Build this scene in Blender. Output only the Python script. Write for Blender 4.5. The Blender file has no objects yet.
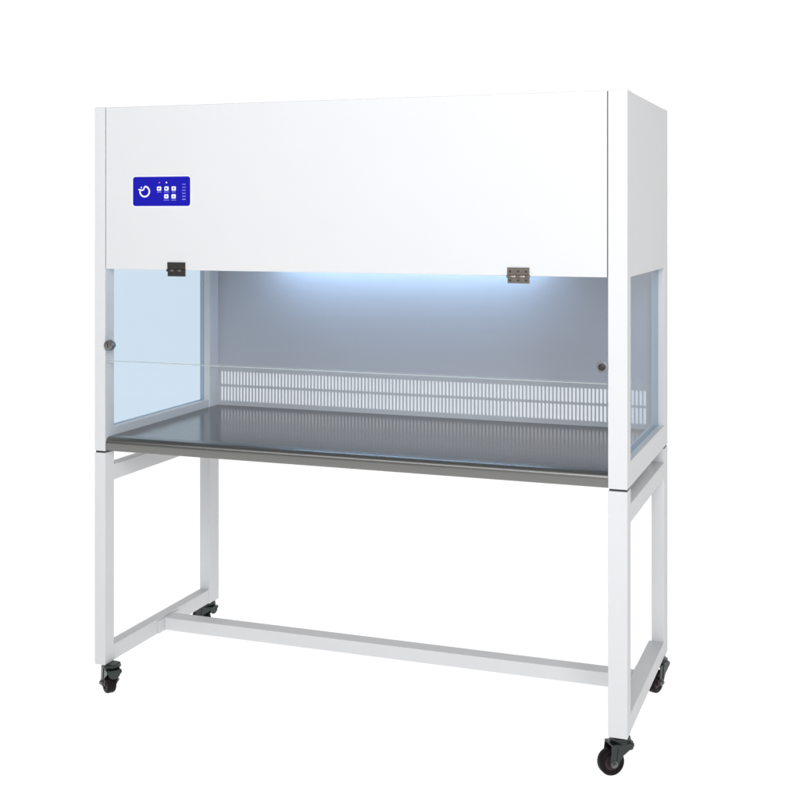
import bpy, bmesh, math
from mathutils import Vector, Matrix

# ------------------------------------------------------------------ camera, world, lights
HC = 0.098                       # height of the casters: underside of the legs above the floor
W, D, H = 1.588, 0.703, 1.66     # bench, measured from the underside of the legs
scene = bpy.context.scene
C = scene.collection
cam_d = bpy.data.cameras.new('camera')
cam = bpy.data.objects.new('camera', cam_d)
C.objects.link(cam)
CX, CY, CZ, YAW = 2.1524, -3.2291, 1.3391, 0.351
F_PX, PX, PY = 1264.68, 400.02, 215.06
cam.location = (CX, CY, CZ + HC)
cam.rotation_euler = (math.radians(90), 0, YAW)
cam_d.sensor_width = 36
cam_d.lens = F_PX / 800 * 36
cam_d.shift_x = (400 - PX) / 800
cam_d.shift_y = -(400 - PY) / 800
cam_d.clip_start = 0.05
cam_d.clip_end = 500
scene.camera = cam

scene.view_settings.view_transform = 'Standard'
scene.view_settings.look = 'None'
scene.view_settings.exposure = 0
scene.view_settings.gamma = 1

# white world behind the bench, dimmed elsewhere; glow added below to light the floor
wd = bpy.data.worlds.new('World')
scene.world = wd
wd.use_nodes = True
nt = wd.node_tree
nt.nodes.clear()
N = nt.nodes.new; L = nt.links.new
out = N('ShaderNodeOutputWorld'); bg = N('ShaderNodeBackground')
tc = N('ShaderNodeTexCoord'); sp = N('ShaderNodeSeparateXYZ')
L(tc.outputs['Generated'], sp.inputs[0])
mr = N('ShaderNodeMapRange'); mr.interpolation_type = 'SMOOTHSTEP'
mr.inputs['From Min'].default_value = 0.35; mr.inputs['From Max'].default_value = 0.75
mr.inputs['To Min'].default_value = 0.17; mr.inputs['To Max'].default_value = 1.06
L(sp.outputs['Y'], mr.inputs['Value'])
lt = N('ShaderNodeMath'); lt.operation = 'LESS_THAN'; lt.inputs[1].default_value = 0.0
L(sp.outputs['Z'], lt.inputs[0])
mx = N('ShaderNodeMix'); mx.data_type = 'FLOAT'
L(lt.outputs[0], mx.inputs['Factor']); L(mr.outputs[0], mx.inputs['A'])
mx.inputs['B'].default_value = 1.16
bg.inputs['Color'].default_value = (1, 1, 1, 1)
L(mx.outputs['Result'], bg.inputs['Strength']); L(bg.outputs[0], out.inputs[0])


def area(name, loc, target, size, sizey, power, col):
    l = bpy.data.lights.new(name, 'AREA')
    l.shape = 'RECTANGLE'; l.size = size; l.size_y = sizey; l.energy = power; l.color = col
    o = bpy.data.objects.new(name, l); C.objects.link(o)
    o.location = loc
    o.rotation_euler = (Vector(target) - Vector(loc)).to_track_quat('-Z', 'Y').to_euler()
    return o


area('key_softbox', (2.35, -3.1, 2.4), (1.0, 0.2, .5), 1.8, 1.8, 92, (.975, .985, 1))
area('edge_fill', (0.2, -3.1, 2.9), (0.7, 0.0, .6), 3.6, .7, 30, (.975, .985, 1))  # added fill, puts a highlight along the worktop's rolled edge


# ------------------------------------------------------------------ materials
def mat(name, col, rough=.5, metal=0., noise=0., nscale=30., bump=0., bscale=400., stretch=None,
        rvar=0., coat=0., emis=None, estr=0., spec=.5):
    m = bpy.data.materials.new(name); m.use_nodes = True
    t = m.node_tree; b = t.nodes['Principled BSDF']; n = t.nodes.new; l = t.links.new
    b.inputs['Base Color'].default_value = (*col, 1)
    b.inputs['Roughness'].default_value = rough
    b.inputs['Metallic'].default_value = metal
    b.inputs['Specular IOR Level'].default_value = spec
    b.inputs['Coat Weight'].default_value = coat
    if emis:
        b.inputs['Emission Color'].default_value = (*emis, 1)
        b.inputs['Emission Strength'].default_value = estr
    co = n('ShaderNodeTexCoord'); mp = n('ShaderNodeMapping')
    l(co.outputs['Object'], mp.inputs[0])
    if stretch: mp.inputs['Scale'].default_value = stretch
    if noise or rvar:
        no = n('ShaderNodeTexNoise'); no.inputs['Scale'].default_value = nscale
        no.inputs['Detail'].default_value = 5
        l(mp.outputs[0], no.inputs['Vector'])
    if noise:
        mc = n('ShaderNodeMix'); mc.data_type = 'RGBA'
        mc.inputs['A'].default_value = (*[max(0, c * (1 - noise)) for c in col], 1)
        mc.inputs['B'].default_value = (*[min(1, c * (1 + noise)) for c in col], 1)
        l(no.outputs['Fac'], mc.inputs['Factor']); l(mc.outputs['Result'], b.inputs['Base Color'])
    if rvar:
        r = n('ShaderNodeMapRange')
        r.inputs['To Min'].default_value = rough - rvar; r.inputs['To Max'].default_value = rough + rvar
        l(no.outputs['Fac'], r.inputs['Value']); l(r.outputs[0], b.inputs['Roughness'])
    if bump:
        nb = n('ShaderNodeTexNoise'); nb.inputs['Scale'].default_value = bscale
        nb.inputs['Detail'].default_value = 3
        l(mp.outputs[0], nb.inputs['Vector'])
        bp = n('ShaderNodeBump'); bp.inputs['Strength'].default_value = bump
        bp.inputs['Distance'].default_value = .001
        l(nb.outputs['Fac'], bp.inputs['Height']); l(bp.outputs[0], b.inputs['Normal'])
    return m


M = {}
M['paint'] = mat('white_powder_coat', (.67, .675, .685), .42, noise=.012, nscale=6, bump=.05, bscale=900, rvar=.06)
M['wall'] = mat('brushed_wall_steel', (.49, .505, .56), .45, metal=.10, noise=.03, nscale=5, rvar=.05, bump=.04,
                bscale=300, stretch=(1, 1, 14))
M['vent'] = mat('vent_panel_paint', (.52, .53, .56), .45, noise=.02, nscale=8)
M['steel'] = mat('satin_worktop_steel', (.118, .114, .108), .17, metal=1, noise=.05, nscale=4, rvar=.03, bump=.015,
                 bscale=260, stretch=(1, 30, 30))
M['nose'] = mat('lightened_edge_steel', (.235, .233, .228), .31, metal=.92, noise=.04, nscale=5, rvar=.04, bump=.03,
                bscale=260, stretch=(1, 30, 30))  # worktop steel again, rougher and lightened to stand in for light on the edge
M['black'] = mat('black_rubber', (.009, .006, .007), .5, spec=.12, noise=.2, nscale=60)
M['hub'] = mat('dark_maroon_hub', (.035, .02, .024), .35, spec=.25, noise=.15, nscale=60)
M['fork'] = mat('dark_zinc_plating', (.05, .06, .058), .22, metal=.7, noise=.15, nscale=50, rvar=.08, spec=.3)
M['bolt'] = mat('bright_zinc', (.16, .17, .165), .28, metal=1, noise=.1, nscale=80)
M['hinge_black'] = mat('black_hinge_steel', (.045, .042, .038), .4, metal=.6, noise=.35, nscale=120, rvar=.1)
M['hinge_bronze'] = mat('bronze_hinge_steel', (.17, .15, .13), .38, metal=.7, noise=.25, nscale=120, rvar=.1)
M['pin'] = mat('worn_pin_steel', (.5, .47, .40), .3, metal=1, noise=.2, nscale=100)
M['blue'] = mat('blue_membrane', (.010, .009, .37), .5, spec=.08, noise=.05, nscale=20)
M['white_print'] = mat('white_print', (.78, .78, .86), .5, noise=.03)
M['pale_print'] = mat('pale_lilac_print', (.30, .27, .78), .5, noise=.03)
M['led_pink'] = mat('pink_indicator', (.6, .05, .4), .4, emis=(1, .12, .5), estr=.3)
M['led_white'] = mat('white_indicator', (.8, .4, .6), .4, emis=(1, .6, .85), estr=1.0)
M['lock_grey'] = mat('worn_nickel', (.20, .20, .20), .35, metal=.8, noise=.2, nscale=90)
M['washer'] = mat('grey_washer', (.21, .21, .22), .4, metal=.3, noise=.1, nscale=90)
M['seal'] = mat('dark_gasket', (.03, .03, .032), .6, noise=.1)
M['tube'] = mat('lit_tube', (.8, .8, .8), .4, emis=(.50, .73, 1.0), estr=25)
M['lampcap'] = mat('lamp_socket_plastic', (.7, .7, .7), .5, noise=.03)


def glass(name, tint, rough=0., f=1.5, w=.8):
    m = bpy.data.materials.new(name); m.use_nodes = True
    t = m.node_tree; t.nodes.clear(); n = t.nodes.new; l = t.links.new
    o = n('ShaderNodeOutputMaterial'); a = n('ShaderNodeBsdfTransparent'); g = n('ShaderNodeBsdfGlossy')
    a.inputs['Color'].default_value = (*tint, 1); g.inputs['Roughness'].default_value = rough
    fr = n('ShaderNodeFresnel'); fr.inputs['IOR'].default_value = f
    ge = n('ShaderNodeNewGeometry'); inv = n('ShaderNodeMath'); inv.operation = 'SUBTRACT'
    inv.inputs[0].default_value = w; l(ge.outputs['Backfacing'], inv.inputs[1])
    inv.use_clamp = True
    mu = n('ShaderNodeMath'); mu.operation = 'MULTIPLY'
    l(fr.outputs[0], mu.inputs[0]); l(inv.outputs[0], mu.inputs[1])
    mi = n('ShaderNodeMixShader')
    l(mu.outputs[0], mi.inputs[0]); l(a.outputs[0], mi.inputs[1]); l(g.outputs[0], mi.inputs[2])
    l(mi.outputs[0], o.inputs[0])
    return m


M['glass_blue'] = glass('blue_tinted_glass', (.785, .86, .925), w=.35)
M['glass_pale'] = glass('pale_blue_glass', (.82, .88, .93), w=.6)
M['glass_clear'] = glass('clear_glass', (.985, .99, .99), w=.55)
M['glass_edge'] = mat('ground_glass_edge', (.50, .55, .56), .4, noise=.05)

m = bpy.data.materials.new('slot_diffuser_sheet'); m.use_nodes = True
t = m.node_tree; t.nodes.clear()
o_ = t.nodes.new('ShaderNodeOutputMaterial'); d_ = t.nodes.new('ShaderNodeBsdfDiffuse')
tr = t.nodes.new('ShaderNodeBsdfTranslucent'); mi = t.nodes.new('ShaderNodeMixShader')
no = t.nodes.new('ShaderNodeTexNoise'); no.inputs['Scale'].default_value = 4
mr2 = t.nodes.new('ShaderNodeMapRange'); mr2.inputs['To Min'].default_value = .75; mr2.inputs['To Max'].default_value = 1.0
t.links.new(no.outputs['Fac'], mr2.inputs['Value']); t.links.new(mr2.outputs[0], mi.inputs[0])
d_.inputs['Color'].default_value = (.8, .82, .86, 1); tr.inputs['Color'].default_value = (.94, .96, .99, 1)
t.links.new(d_.outputs[0], mi.inputs[1])
t.links.new(tr.outputs[0], mi.inputs[2]); t.links.new(mi.outputs[0], o_.inputs[0])
M['slot_sheet'] = m

# floor made translucent so the added glow below keeps it white and shadowless
m = bpy.data.materials.new('underlit_white_floor'); m.use_nodes = True
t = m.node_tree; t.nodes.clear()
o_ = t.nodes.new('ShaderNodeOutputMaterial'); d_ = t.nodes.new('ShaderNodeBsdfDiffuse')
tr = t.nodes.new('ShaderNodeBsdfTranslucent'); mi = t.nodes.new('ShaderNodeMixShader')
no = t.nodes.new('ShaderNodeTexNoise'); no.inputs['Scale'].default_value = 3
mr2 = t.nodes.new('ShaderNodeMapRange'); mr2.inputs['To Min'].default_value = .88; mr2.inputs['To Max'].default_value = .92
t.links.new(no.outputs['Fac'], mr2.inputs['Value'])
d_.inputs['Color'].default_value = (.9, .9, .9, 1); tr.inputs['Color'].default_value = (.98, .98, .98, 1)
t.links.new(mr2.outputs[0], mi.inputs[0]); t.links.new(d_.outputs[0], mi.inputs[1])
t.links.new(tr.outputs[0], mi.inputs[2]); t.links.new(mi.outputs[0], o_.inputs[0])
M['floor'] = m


# ------------------------------------------------------------------ mesh helpers
def finish(name, bm, mats, parent=None, smooth=False):
    me = bpy.data.meshes.new(name)
    bm.normal_update()
    bm.to_mesh(me); bm.free()
    if not isinstance(mats, (list, tuple)): mats = [mats]
    for k in mats: me.materials.append(M[k])
    if smooth:
        for p in me.polygons: p.use_smooth = True
        try:
            me.set_sharp_from_angle(angle=math.radians(35))
        except Exception:
            pass
    o = bpy.data.objects.new(name, me); C.objects.link(o)
    if parent: o.parent = parent
    return o


def add_box(bm, x0, x1, y0, y1, z0, z1, bev=0., mi=0, seg=2):
    b = bmesh.new()
    bmesh.ops.create_cube(b, size=1)
    for v in b.verts:
        v.co = Vector(((x0 + x1) / 2 + v.co.x * (x1 - x0), (y0 + y1) / 2 + v.co.y * (y1 - y0),
                       (z0 + z1) / 2 + v.co.z * (z1 - z0)))
    if bev: bmesh.ops.bevel(b, geom=b.edges[:], offset=bev, segments=seg, profile=.5, affect='EDGES')
    for f in b.faces: f.material_index = mi
    merge(bm, b)


def merge(bm, b, mtx=None):
    if mtx: bmesh.ops.transform(b, matrix=mtx, verts=b.verts)
    me = bpy.data.meshes.new('tmp'); b.to_mesh(me); b.free()
    bm.from_mesh(me); bpy.data.meshes.remove(me)


def add_cyl(bm, p0, p1, r, seg=24, r2=None, bev=0., mi=0):
    p0, p1 = Vector(p0), Vector(p1); d = p1 - p0
    b = bmesh.new()
    bmesh.ops.create_cone(b, cap_ends=True, segments=seg, radius1=r, radius2=r if r2 is None else r2, depth=d.length)
    if bev:
        es = [e for e in b.edges if len(e.link_faces) == 2 and any(len(f.verts) > 4 for f in e.link_faces)]
        bmesh.ops.bevel(b, geom=es, offset=bev, segments=2, profile=.5, affect='EDGES')
    for f in b.faces: f.material_index = mi
    q = Vector((0, 0, 1)).rotation_difference(d.normalized())
    merge(bm, b, Matrix.Translation((p0 + p1) / 2) @ q.to_matrix().to_4x4())


def add_prism(bm, pts, a0, a1, axis='x', mi=0, bev=0.):
    """polygon pts in the two other axes, extruded along axis from a0 to a1"""
    b = bmesh.new()

    def P(p, a):
        return {'x': (a, p[0], p[1]), 'y': (p[0], a, p[1]), 'z': (p[0], p[1], a)}[axis]
    v0 = [b.verts.new(P(p, a0)) for p in pts]; v1 = [b.verts.new(P(p, a1)) for p in pts]
    n = len(pts)
    b.faces.new(v0); b.faces.new(v1[::-1])
    for i in range(n): b.faces.new((v0[i], v1[i], v1[(i + 1) % n], v0[(i + 1) % n]))
    bmesh.ops.recalc_face_normals(b, faces=b.faces)
    if bev: bmesh.ops.bevel(b, geom=b.edges[:], offset=bev, segments=1, profile=.5, affect='EDGES')
    for f in b.faces: f.material_index = mi
    merge(bm, b)


def rrect(cx, cz, w, h, r, n=5):
    pts = []
    for qx, qz, a0 in ((1, 1, 0), (-1, 1, 90), (-1, -1, 180), (1, -1, 270)):
        for k in range(n + 1):
            a = math.radians(a0 + 90 * k / n)
            pts.append((cx + qx * (w / 2 - r) + r * math.cos(a), cz + qz * (h / 2 - r) + r * math.sin(a)))
    return pts


def front(u, v, y=0.):
    """point of the bench's front plane seen at photo pixel (u, v): used once to take measurements off the photo"""
    c, s = math.cos(YAW), math.sin(YAW)
    a, b = (u - PX) / F_PX, -(v - PY) / F_PX
    dx, dy = -s + a * c, c + a * s
    k = (y - CY) / dy
    return CX + k * dx, CZ + k * b


# ------------------------------------------------------------------ setting
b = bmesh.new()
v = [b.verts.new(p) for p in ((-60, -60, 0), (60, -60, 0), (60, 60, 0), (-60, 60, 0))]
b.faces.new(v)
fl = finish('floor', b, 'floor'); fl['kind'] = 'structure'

# ------------------------------------------------------------------ the bench
bench = bpy.data.objects.new('clean_bench', None); C.objects.link(bench)
bench.location = (0, 0, HC)
bench['label'] = 'white laminar flow clean bench with glass sides and steel worktop on a wheeled stand'
bench['category'] = 'clean bench'

PL, PR = .036, .050       # front posts, seen width
PD = .049                 # their depth
BW, BD = .0385, .0655      # rear posts
ZS = .635                 # split between cabinet and stand
ZP = 1.179                # lower edge of the hood
ZG = .906                 # lower edge of the front glass
ZR = .7025                # top of the lower side rails
ZB = .678                 # worktop
YB = .697
G = .0015


def post(x0, x1, y0, y1, z0, z1, name, bev=.0016):
    b = bmesh.new(); add_box(b, x0, x1, y0, y1, z0, z1, bev)
    return finish(name, b, 'paint', bench)


# cabinet posts
post(0, PL, 0, PD, ZS + .002, H, 'post')
post(W - PR, W, 0, PD, ZS + .002, H, 'post')
post(0, BW, D - BD, D, ZS + .002, H, 'post')
post(W - BW, W, D - BD, D, ZS + .002, H, 'post')
# hood: front panel with a groove on either side
b = bmesh.new(); add_box(b, PL + .0026, W - PR - .0026, .0005, .022, ZP, H - .001, .0014)
finish('hood_front', b, 'paint', bench)
for x0, x1 in ((PL, PL + .0026), (W - PR - .0026, W - PR)):
    b = bmesh.new(); add_box(b, x0, x1, .006, .016, ZP + .002, H - .003)
    finish('groove_seal', b, 'seal', bench)
for x0, x1 in ((.0006, .0206), (W - .0206, W - .0006)):
    b = bmesh.new(); add_box(b, x0, x1, PD, D - BD, ZP, H - .001, .001)
    finish('hood_side', b, 'paint', bench)
b = bmesh.new(); add_box(b, .0206, W - .0206, .022, YB, H - .018, H - .002, .001)
finish('hood_top', b, 'paint', bench)
# filter ceiling inside the hood: framed, with a fine diffuser grid
b = bmesh.new()
add_box(b, .0206, W - .0206, .0225, YB - .001, 1.250, 1.262)
for k in range(31):
    x = .04 + k * (W - .08) / 30
    add_box(b, x - .0015, x + .0015, .03, YB - .01, 1.244, 1.25)
finish('filter_ceiling', b, 'paint', bench)

# lower side rails
for x0, x1 in ((0, PL), (W - .042, W)):
    b = bmesh.new(); add_box(b, x0 + .0004, x1 - (.0004 if x0 == 0 else 0), PD, D - BD, ZS + .002, ZR, .0014)
    finish('side_rail', b, 'paint', bench)
# side glass
for xg, gm in ((.012, 'glass_blue'), (W - .023, 'glass_pale')):
    b = bmesh.new(); add_box(b, xg, xg + .005, PD + .0005, D - BD - .0005, ZR - .0002 + .0006, ZP + .02)
    finish('side_window', b, gm, bench)

# back panel, plain upper sheet
b = bmesh.new(); add_box(b, BW - .012, W - BW + .012, YB, D - .0015, .818, H - .004, .0008)
finish('back_panel', b, 'wall', bench)

# perforated lower sheet: two rows of upright slots
NS = 120
xs0, xs1 = .0485, 1.5255
pitch = (xs1 - xs0) / NS
sw = pitch * .66
rows = ((.6928, .7434), (.7495, .7965))
b = bmesh.new()
yf, yk = YB - .0015, YB + .0025
cache = {}


def V(x, y, z):
    k = (round(x, 6), round(y, 6), round(z, 6))
    if k not in cache: cache[k] = b.verts.new((x, y, z))
    return cache[k]


xe0, xe1 = BW - .004, W - BW + .004
zlo, zhi = ZB - .004, .8175
edges_x = [xe0] + [xs0 + i * pitch for i in range(NS + 1)] + [xe1]
zmid = (rows[0][1] + rows[1][0]) / 2
bands = ((zlo, zmid, rows[0]), (zmid, zhi, rows[1]))
ncap = 5
for zb0, zb1, (sz0, sz1) in bands:
    for i in range(len(edges_x) - 1):
        xa, xb = edges_x[i], edges_x[i + 1]
        if i == 0 or i == len(edges_x) - 2:
            for y, flip in ((yf, False), (yk, True)):
                q = [V(xa, y, zb0), V(xb, y, zb0), V(xb, y, zb1), V(xa, y, zb1)]
                b.faces.new(q[::-1] if flip else q)
            continue
        cx = (xa + xb) / 2; r = sw / 2
        hole = []
        for k in range(ncap + 1):                     # top arc, right to left
            a = math.pi * k / ncap
            hole.append((cx + r * math.cos(a), sz1 - r + r * math.sin(a)))
        for k in range(ncap + 1):                     # bottom arc, left to right
            a = math.pi + math.pi * k / ncap
            hole.append((cx + r * math.cos(a), sz0 + r + r * math.sin(a)))
        n1 = ncap + 1
        for y, flip in ((yf, False), (yk, True)):
            hv = [V(x, y, z) for x, z in hole]
            A, B_, C_, D_ = V(xa, y, zb0), V(xb, y, zb0), V(xb, y, zb1), V(xa, y, zb1)
            fs = [[hv[0], B_, C_], [D_, A, hv[n1 - 1]], [hv[n1 - 1], A, hv[n1]], [hv[-1], B_, hv[0]]]
            h = n1 // 2
            for k in range(ncap):
                fs.append([hv[k + 1], hv[k], C_ if k < h else D_])
                fs.append([hv[n1 + k + 1], hv[n1 + k], A if k < h else B_])
            fs.append([hv[h], C_, D_]); fs.append([hv[n1 + h], A, B_])
            for f in fs:
                f = f if not flip else f[::-1]
                try: b.faces.new(f)
                except ValueError: pass
        n = len(hole)
        for k in range(n):
            x0_, z0_ = hole[k]; x1_, z1_ = hole[(k + 1) % n]
            try: b.faces.new([V(x0_, yf, z0_), V(x1_, yf, z1_), V(x1_, yk, z1_), V(x0_, yk, z0_)])
            except ValueError: pass
# rim
for y0_, y1_ in ((yf, yk),):
    b.faces.new([V(xe0, yf, zhi), V(xe1, yf, zhi), V(xe1, yk, zhi), V(xe0, yk, zhi)])
bmesh.ops.recalc_face_normals(b, faces=b.faces)
finish('vent_panel', b, 'vent', bench)

# translucent sheet added behind the slots to set their brightness from the backdrop
b = bmesh.new(); add_box(b, BW, W - BW, D - .0022, D - .0016, ZB + .004, .815)
finish('slot_diffuser', b, 'slot_sheet', bench)

# worktop with rolled front edge
b = bmesh.new()
R = .019
prof = [(.049, ZS + .003), (.006, ZS + .003), (.003, ZS + .006)]
for k in range(9):
    a = math.radians(180 - 90 * k / 8)
    prof.append((.003 + R + R * math.cos(a), ZB - R + R * math.sin(a)))
prof.append((.049, ZB))
add_prism(b, prof, PL + .001, W - PR - .001, 'x')
for f in b.faces:
    if f.calc_center_median().y < .0465 and abs(f.normal.x) < .5: f.material_index = 1
add_box(b, PL + .001, W - .0425, .049, YB - .002, ZS + .003, ZB)
bmesh.ops.remove_doubles(b, verts=b.verts, dist=.00001)
finish('worktop', b, ['steel', 'nose'], bench, smooth=True)

# front glass
b = bmesh.new()
add_box(b, PL + .003, W - PR - .003, .004, .010, ZG, ZP + .012)
for f in b.faces:
    if f.normal.z < -.5: f.material_index = 1
b.normal_update()
for f in b.faces:
    if f.normal.z < -.5 or f.calc_center_median().z < ZG + .0001: f.material_index = 1
add_box(b, PL + .003, W - PR - .003, .0036, .0104, ZG - .0016, ZG - .0001, mi=1)
fw = finish('front_window', b, ['glass_clear', 'glass_edge'], bench)


# locks on the glass
def lock(u, v_, r, rw, mk):
    x, z = front(u, v_, -.008)
    b = bmesh.new()
    w_ = bmesh.new(); add_cyl(w_, (x, .0036, z), (x, -.001, z), rw, 32, bev=.001)
    finish('washer', w_, 'washer', fw, smooth=True)
    add_cyl(b, (x, -.001, z), (x, -.010, z), r, 32, bev=.0015)
    add_cyl(b, (x, -.010, z), (x, -.0115, z), r * .62, 20, bev=.0006)
    add_cyl(b, (x, .0105, z), (x, .0145, z), r * .8, 24, bev=.001)
    o = finish('lock', b, mk, fw, smooth=True)
    b = bmesh.new(); add_box(b, x - .0016, x + .0016, -.0122, -.0114, z - r * .42, z + r * .42)
    b2 = finish('key_slot', b, 'seal', fw)
    return o


lock(108.3, 345.6, .0150, .0165, 'lock_grey')
lock(601.6, 367.3, .0090, .0155, 'hinge_black')


# hinges
def hinge(u0, u1, v0, v1, m_, lab, barrel_mat):
    x0, z1 = front(u0, v0); x1, z0 = front(u1, v1)
    zc = ZP - .001
    b = bmesh.new(); add_box(b, x0, x1, -.0022, .0003, zc + .003, z1, .0006)
    h = finish('hinge', b, m_, bench); h['label'] = lab
    b = bmesh.new(); add_box(b, x0 + .001, x1 - .001, -.0022, .0038, z0, zc - .003, .0006)
    finish('hinge_leaf', b, m_, h)
    b = bmesh.new()
    n = 5; wseg = (x1 - x0 + .003) / n
    for k in range(n):
        add_cyl(b, (x0 - .0015 + k * wseg + .0003, -.003, zc), (x0 - .0015 + (k + 1) * wseg - .0003, -.003, zc), .0034,
                16, bev=.0005, mi=k % 2)
    finish('hinge_barrel', b, [m_, barrel_mat], h, smooth=True)
    b = bmesh.new()
    for zz in ((z1 + zc + .003) / 2, (z0 + zc - .003) / 2):
        for k in (-1, 0, 1):
            x = (x0 + x1) / 2 + k * (x1 - x0) * .36
            add_cyl(b, (x, -.0018, zz), (x, -.0032, zz), .0032, 16, bev=.0005)
            add_box(b, x - .0024, x + .0024, -.0036, -.0031, zz - .0004, zz + .0004, mi=1)
    finish('hinge_screws', b, ['hinge_black', 'seal'], h, smooth=True)


hinge(167.6, 185.4, 262.2, 276.6, 'hinge_black', 'black butt hinge near the left post', 'hinge_bronze')
hinge(507.3, 529.4, 267.4, 283.6, 'hinge_bronze', 'bronze grey butt hinge near the right post', 'pin')

# control panel
px0, pz1 = front(133.4, 177.0); px1, _ = front(190.4, 177.0); _, pz0 = front(162, 206.0)
_, pz1 = front(162, 176.7)
sx = (px1 - px0) / 572; sz = (pz1 - pz0) / 290


def pp(x, y): return px0 + (x - 134) * sx, pz1 - (y - 120) * sz


cxp, czp = (px0 + px1) / 2, (pz0 + pz1) / 2
b = bmesh.new()
add_prism(b, rrect(cxp, czp, px1 - px0, pz1 - pz0, .008), -.0022, .0004, 'y')
panel = finish('control_panel', b, 'blue', bench)
b = bmesh.new()
add_prism(b, rrect(cxp, czp, px1 - px0 + .009, pz1 - pz0 + .009, .012), -.0012, .0003, 'y')
finish('panel_bezel', b, 'white_print', panel)
YP = -.0022


def ribbon(bm, pts, w, y0):
    """a flat printed stroke with rounded ends, one solid piece"""
    P_ = [Vector(p) for p in pts]; n = len(P_); lft, rt = [], []
    for i in range(n):
        d = (P_[min(i + 1, n - 1)] - P_[max(i - 1, 0)]).normalized()
        q = Vector((-d.y, d.x)) * w / 2
        lft.append(P_[i] + q); rt.append(P_[i] - q)
    d = (P_[-1] - P_[-2]).normalized(); q = Vector((-d.y, d.x))
    cap1 = [P_[-1] + (q * math.cos(a) + d * math.sin(a)) * w / 2 for a in (math.pi * k / 6 for k in range(1, 6))]
    d = (P_[0] - P_[1]).normalized(); q = Vector((-d.y, d.x))
    cap0 = [P_[0] + (q * math.cos(a) + d * math.sin(a)) * w / 2 for a in (math.pi * k / 6 for k in range(1, 6))]
    add_prism(bm, [tuple(p) for p in lft + cap1 + rt[::-1] + cap0], y0, YP + .0004, 'y')


b = bmesh.new()
pts = []
for k in range(27):
    a = math.radians(80 - k * 10.2)
    pts.append(pp(254 + 47 * math.cos(a), 266 - 51 * math.sin(a)))
ribbon(b, pts, 14 * sx, -.0030)
ribbon(b, [pp(*p) for p in ((259, 216), (250, 226), (247, 240), (240, 250), (228, 253), (214, 249), (196, 246))], 12 * sx, -.0033)
for p in ((221, 226),):
    x, z = pp(*p); add_cyl(b, (x, -.0030, z), (x, YP + .0004, z), 7 * sx, 16)
finish('power_emblem', b, 'white_print', panel)
for i, (x_, y_) in enumerate(((400, 238), (474, 238), (546, 238), (472, 315), (545, 315))):
    b = bmesh.new(); x, z = pp(x_, y_)
    add_prism(b, rrect(x, z, 42 * sx, 42 * sz, .0024), -.0034, YP + .0004, 'y')
    if i == 0:
        add_prism(b, rrect(x, z, 14 * sx, 14 * sz, .0012), -.0038, -.0033, 'y', mi=1)
    elif i == 1:
        add_prism(b, [(x - 9 * sx, z - 11 * sz), (x + 10 * sx, z), (x - 9 * sx, z + 11 * sz)], -.0038, -.0033, 'y', mi=1)
    elif i == 2:
        add_prism(b, rrect(x, z, 10 * sx, 20 * sz, .001), -.0038, -.0033, 'y', mi=1)
    elif i == 3:
        add_prism(b, rrect(x, z, 16 * sx, 5 * sz, .0006), -.0038, -.0033, 'y', mi=1)
        add_prism(b, rrect(x, z, 5 * sx, 16 * sz, .0006), -.0039, -.0033, 'y', mi=1)
    else:
        add_prism(b, [(x - 9 * sx, z + 2 * sz), (x, z - 11 * sz), (x + 9 * sx, z + 2 * sz)], -.0038, -.0033, 'y', mi=1)
    finish('button', b, ['white_print', 'blue'], panel)
for (x_, y_, m_) in ((402, 178, 'led_pink'), (473, 178, 'led_white')):
    b = bmesh.new(); x, z = pp(x_, y_)
    add_cyl(b, (x, YP + .0004, z), (x, -.0034, z), 6.5 * sx, 16, bev=.0004)
    finish('indicator_light', b, m_, panel, smooth=True)
for x_, y_, w_ in ((400, 273, 44), (474, 273, 54), (546, 273, 40), (472, 352, 56), (545, 352, 50)):
    n = 4; b = bmesh.new()
    for k in range(n):
        x, z = pp(x_ - w_ / 2 + (k + .5) * w_ / n, y_)
        add_box(b, x - w_ / n * .36 * sx, x + w_ / n * .36 * sx, -.0025, YP + .0002, z - 3 * sz, z + 3 * sz)
    finish('caption', b, 'pale_print', panel)
for k in range(6):
    b = bmesh.new()
    for j in range(3):
        x, z = pp(634 + j * 12, 197 + k * 29.5)
        add_box(b, x - 4.6 * sx, x + 4.6 * sx, -.0025, YP + .0002, z - (3.2 + k * .35) * sz, z + (3.2 + k * .35) * sz)
    finish('caption', b, 'pale_print', panel)

# lamp above the work area
b = bmesh.new()
add_box(b, .26, 1.22, .575, .615, 1.222, 1.2435, .002)
add_box(b, .26, .275, .579, .611, 1.196, 1.2225, .002)
add_box(b, 1.205, 1.22, .579, .611, 1.196, 1.2225, .002)
lamp = finish('lamp_housing', b, 'lampcap', bench)
b = bmesh.new(); add_cyl(b, (.2755, .595, 1.206), (1.2045, .595, 1.206), .008, 20)
finish('lamp_tube', b, 'tube', lamp, smooth=True)

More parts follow.
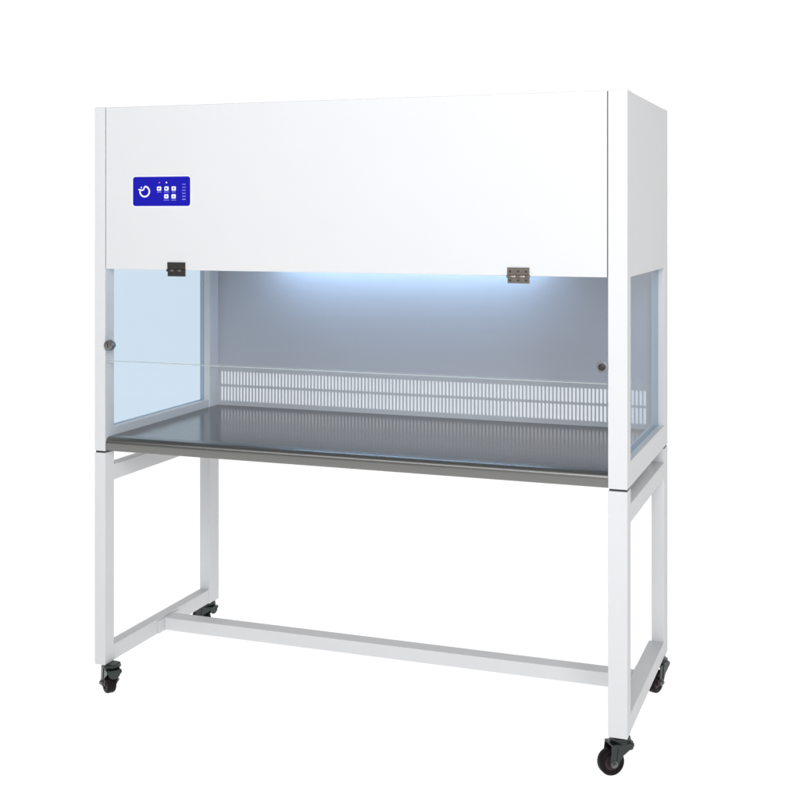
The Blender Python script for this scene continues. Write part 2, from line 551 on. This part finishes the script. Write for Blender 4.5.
# ------------------------------------------------------------------ stand
ZT = ZS - .0035
for x0, x1, y0, y1 in ((0, PL, 0, PD), (W - PR, W, 0, PD), (0, BW, D - BD, D), (W - BW, W, D - BD, D)):
    b = bmesh.new()
    add_box(b, x0 + .003, x1 - .003, y0 + .003, y1 - .003, ZT - .001, ZS + .003)
    finish('levelling_gasket', b, 'seal', bench)
LR = .0475    # rear-right shoe, seen a little lower
post(0, PL, 0, PD, 0, ZT, 'leg')
post(W - PR, W, 0, PD, 0, ZT, 'leg')
post(0, BW, D - BD, D, 0, ZT, 'leg')
post(W - BW, W, D - BD, D, 0, ZT, 'leg')
for x0, x1 in ((0, PL), (W - .047, W)):
    for z0, z1, nm in ((.0015, .048, 'lower_rail'), (.5432, .5905, 'upper_rail')):
        b = bmesh.new(); add_box(b, x0 + .0005, x1 - .0005, PD, D - BD, z0, z1, .0014)
        finish(nm, b, 'paint', bench)
b = bmesh.new(); add_box(b, PL + .003, W - .050, .338, .392, .002, .0425, .0016)
cb = finish('crossbar', b, 'paint', bench)
for x0, x1 in ((PL - .0004, PL + .0030), (W - .0502, W - .0466)):
    b = bmesh.new(); add_box(b, x0, x1, .300, .430, .001, .0415, .0008)
    finish('flange_plate', b, 'paint', cb)

# ------------------------------------------------------------------ casters
rgt = Vector((math.cos(YAW), math.sin(YAW))); fwd = Vector((-math.sin(YAW), math.cos(YAW)))


def caster(x, y, tr, tf, lab=None):
    """trail direction given as (towards the right, away from the viewer)"""
    d = (rgt * tr + fwd * tf).normalized()
    ang = math.atan2(d.y, d.x)
    T = Matrix.Translation((x, y, 0)) @ Matrix.Rotation(ang, 4, 'Z')     # local +x = trail
    ax, az, wr, ww = .027, -.0635, .0342, .0140
    # fork
    b = bmesh.new()
    side = [(-.029, -.0165), (.033, -.0165), (.038, -.052), (.0385, -.0635), (.035, -.0715), (.027, -.0755), (.018, -.072),
            (.012, -.062), (.002, -.045), (-.029, -.024)]
    for s in (-1, 1):
        add_prism(b, side, s * .0195, s * .0225, 'y', bev=.0006)
        add_prism(b, [(.006, -.0175), (.016, -.0175), (.021, -.06), (.014, -.06)], s * .0225, s * .0243, 'y', bev=.0006)
    add_prism(b, [(-.0200, -.0165), (.0200, -.0165), (.0160, -.033), (.007, -.040), (-.007, -.040), (-.0160, -.033)], -.0295, -.0265, 'x', bev=.0006)
    top = [(-.031, -.012), (-.024, -.020), (.020, -.0228), (.034, -.0228), (.034, .0228), (.020, .0228), (-.024, .022), (-.031, .014)]
    add_prism(b, top, -.0185, -.0140, 'z', bev=.0012)
    bmesh.ops.transform(b, matrix=T, verts=b.verts)
    f = finish('caster', b, 'fork', bench, smooth=True)
    if lab: f['label'] = lab
    # swivel race and plate
    b = bmesh.new()
    add_cyl(b, (0, 0, -.0142), (0, 0, -.0085), .0240, 32, r2=.0285, bev=.0012)
    add_cyl(b, (0, 0, -.0086), (0, 0, -.0025), .0265, 32, bev=.001)
    bmesh.ops.transform(b, matrix=T, verts=b.verts)
    finish('swivel_race', b, 'fork', f, smooth=True)
    b = bmesh.new(); add_box(b, x - .018, x + .018, y - .018, y + .018, -.0042, -.0004, .001)
    finish('mounting_plate', b, 'fork', f)
    # wheel, lathe profile
    b = bmesh.new()
    prof = [(.006, -ww - .002), (.013, -ww - .002), (.014, -ww + .003), (.0205, -ww + .003), (.022, -ww), (.030, -ww), (wr - .0012, -ww + .003),
            (wr, -ww + .006), (wr, ww - .006), (wr - .0012, ww - .003), (.030, ww), (.022, ww), (.0205, ww - .003), (.014, ww - .003),
            (.013, ww + .002), (.006, ww + .002)]
    n = 48; rings = []
    for k in range(n):
        a = 2 * math.pi * k / n
        rings.append([b.verts.new((ax + r * math.cos(a), yy, az + r * math.sin(a))) for r, yy in prof])
    for k in range(n):
        for j in range(len(prof)):
            j2 = (j + 1) % len(prof)
            fc = b.faces.new((rings[k][j], rings[k][j2], rings[(k + 1) % n][j2], rings[(k + 1) % n][j]))
            fc.material_index = 0 if 4 <= j <= 10 else 1
    bmesh.ops.recalc_face_normals(b, faces=b.faces)
    bmesh.ops.transform(b, matrix=T, verts=b.verts)
    finish('wheel', b, ['black', 'hub'], f, smooth=True)
    # axle bolt and nut
    b = bmesh.new()
    add_cyl(b, (ax, -.0275, az), (ax, .0275, az), .0068, 6, bev=.0006)
    add_cyl(b, (ax, -.0300, az), (ax, .0300, az), .0040, 16, bev=.0006)
    add_cyl(b, (ax, -.0242, az), (ax, .0242, az), .0095, 24, bev=.0004)
    bmesh.ops.transform(b, matrix=T, verts=b.verts)
    finish('axle_bolt', b, 'bolt', f, smooth=True)
    return f


caster(W - PR / 2 + .002, PD / 2, -.96, -.28)
caster(.041, .028, -.48, .87)
caster(BW / 2 - .004, D - BD / 2 - .005, -.85, .5)
caster(W - BW / 2 + .003, D - BD / 2 - .032, -.62, -.80)
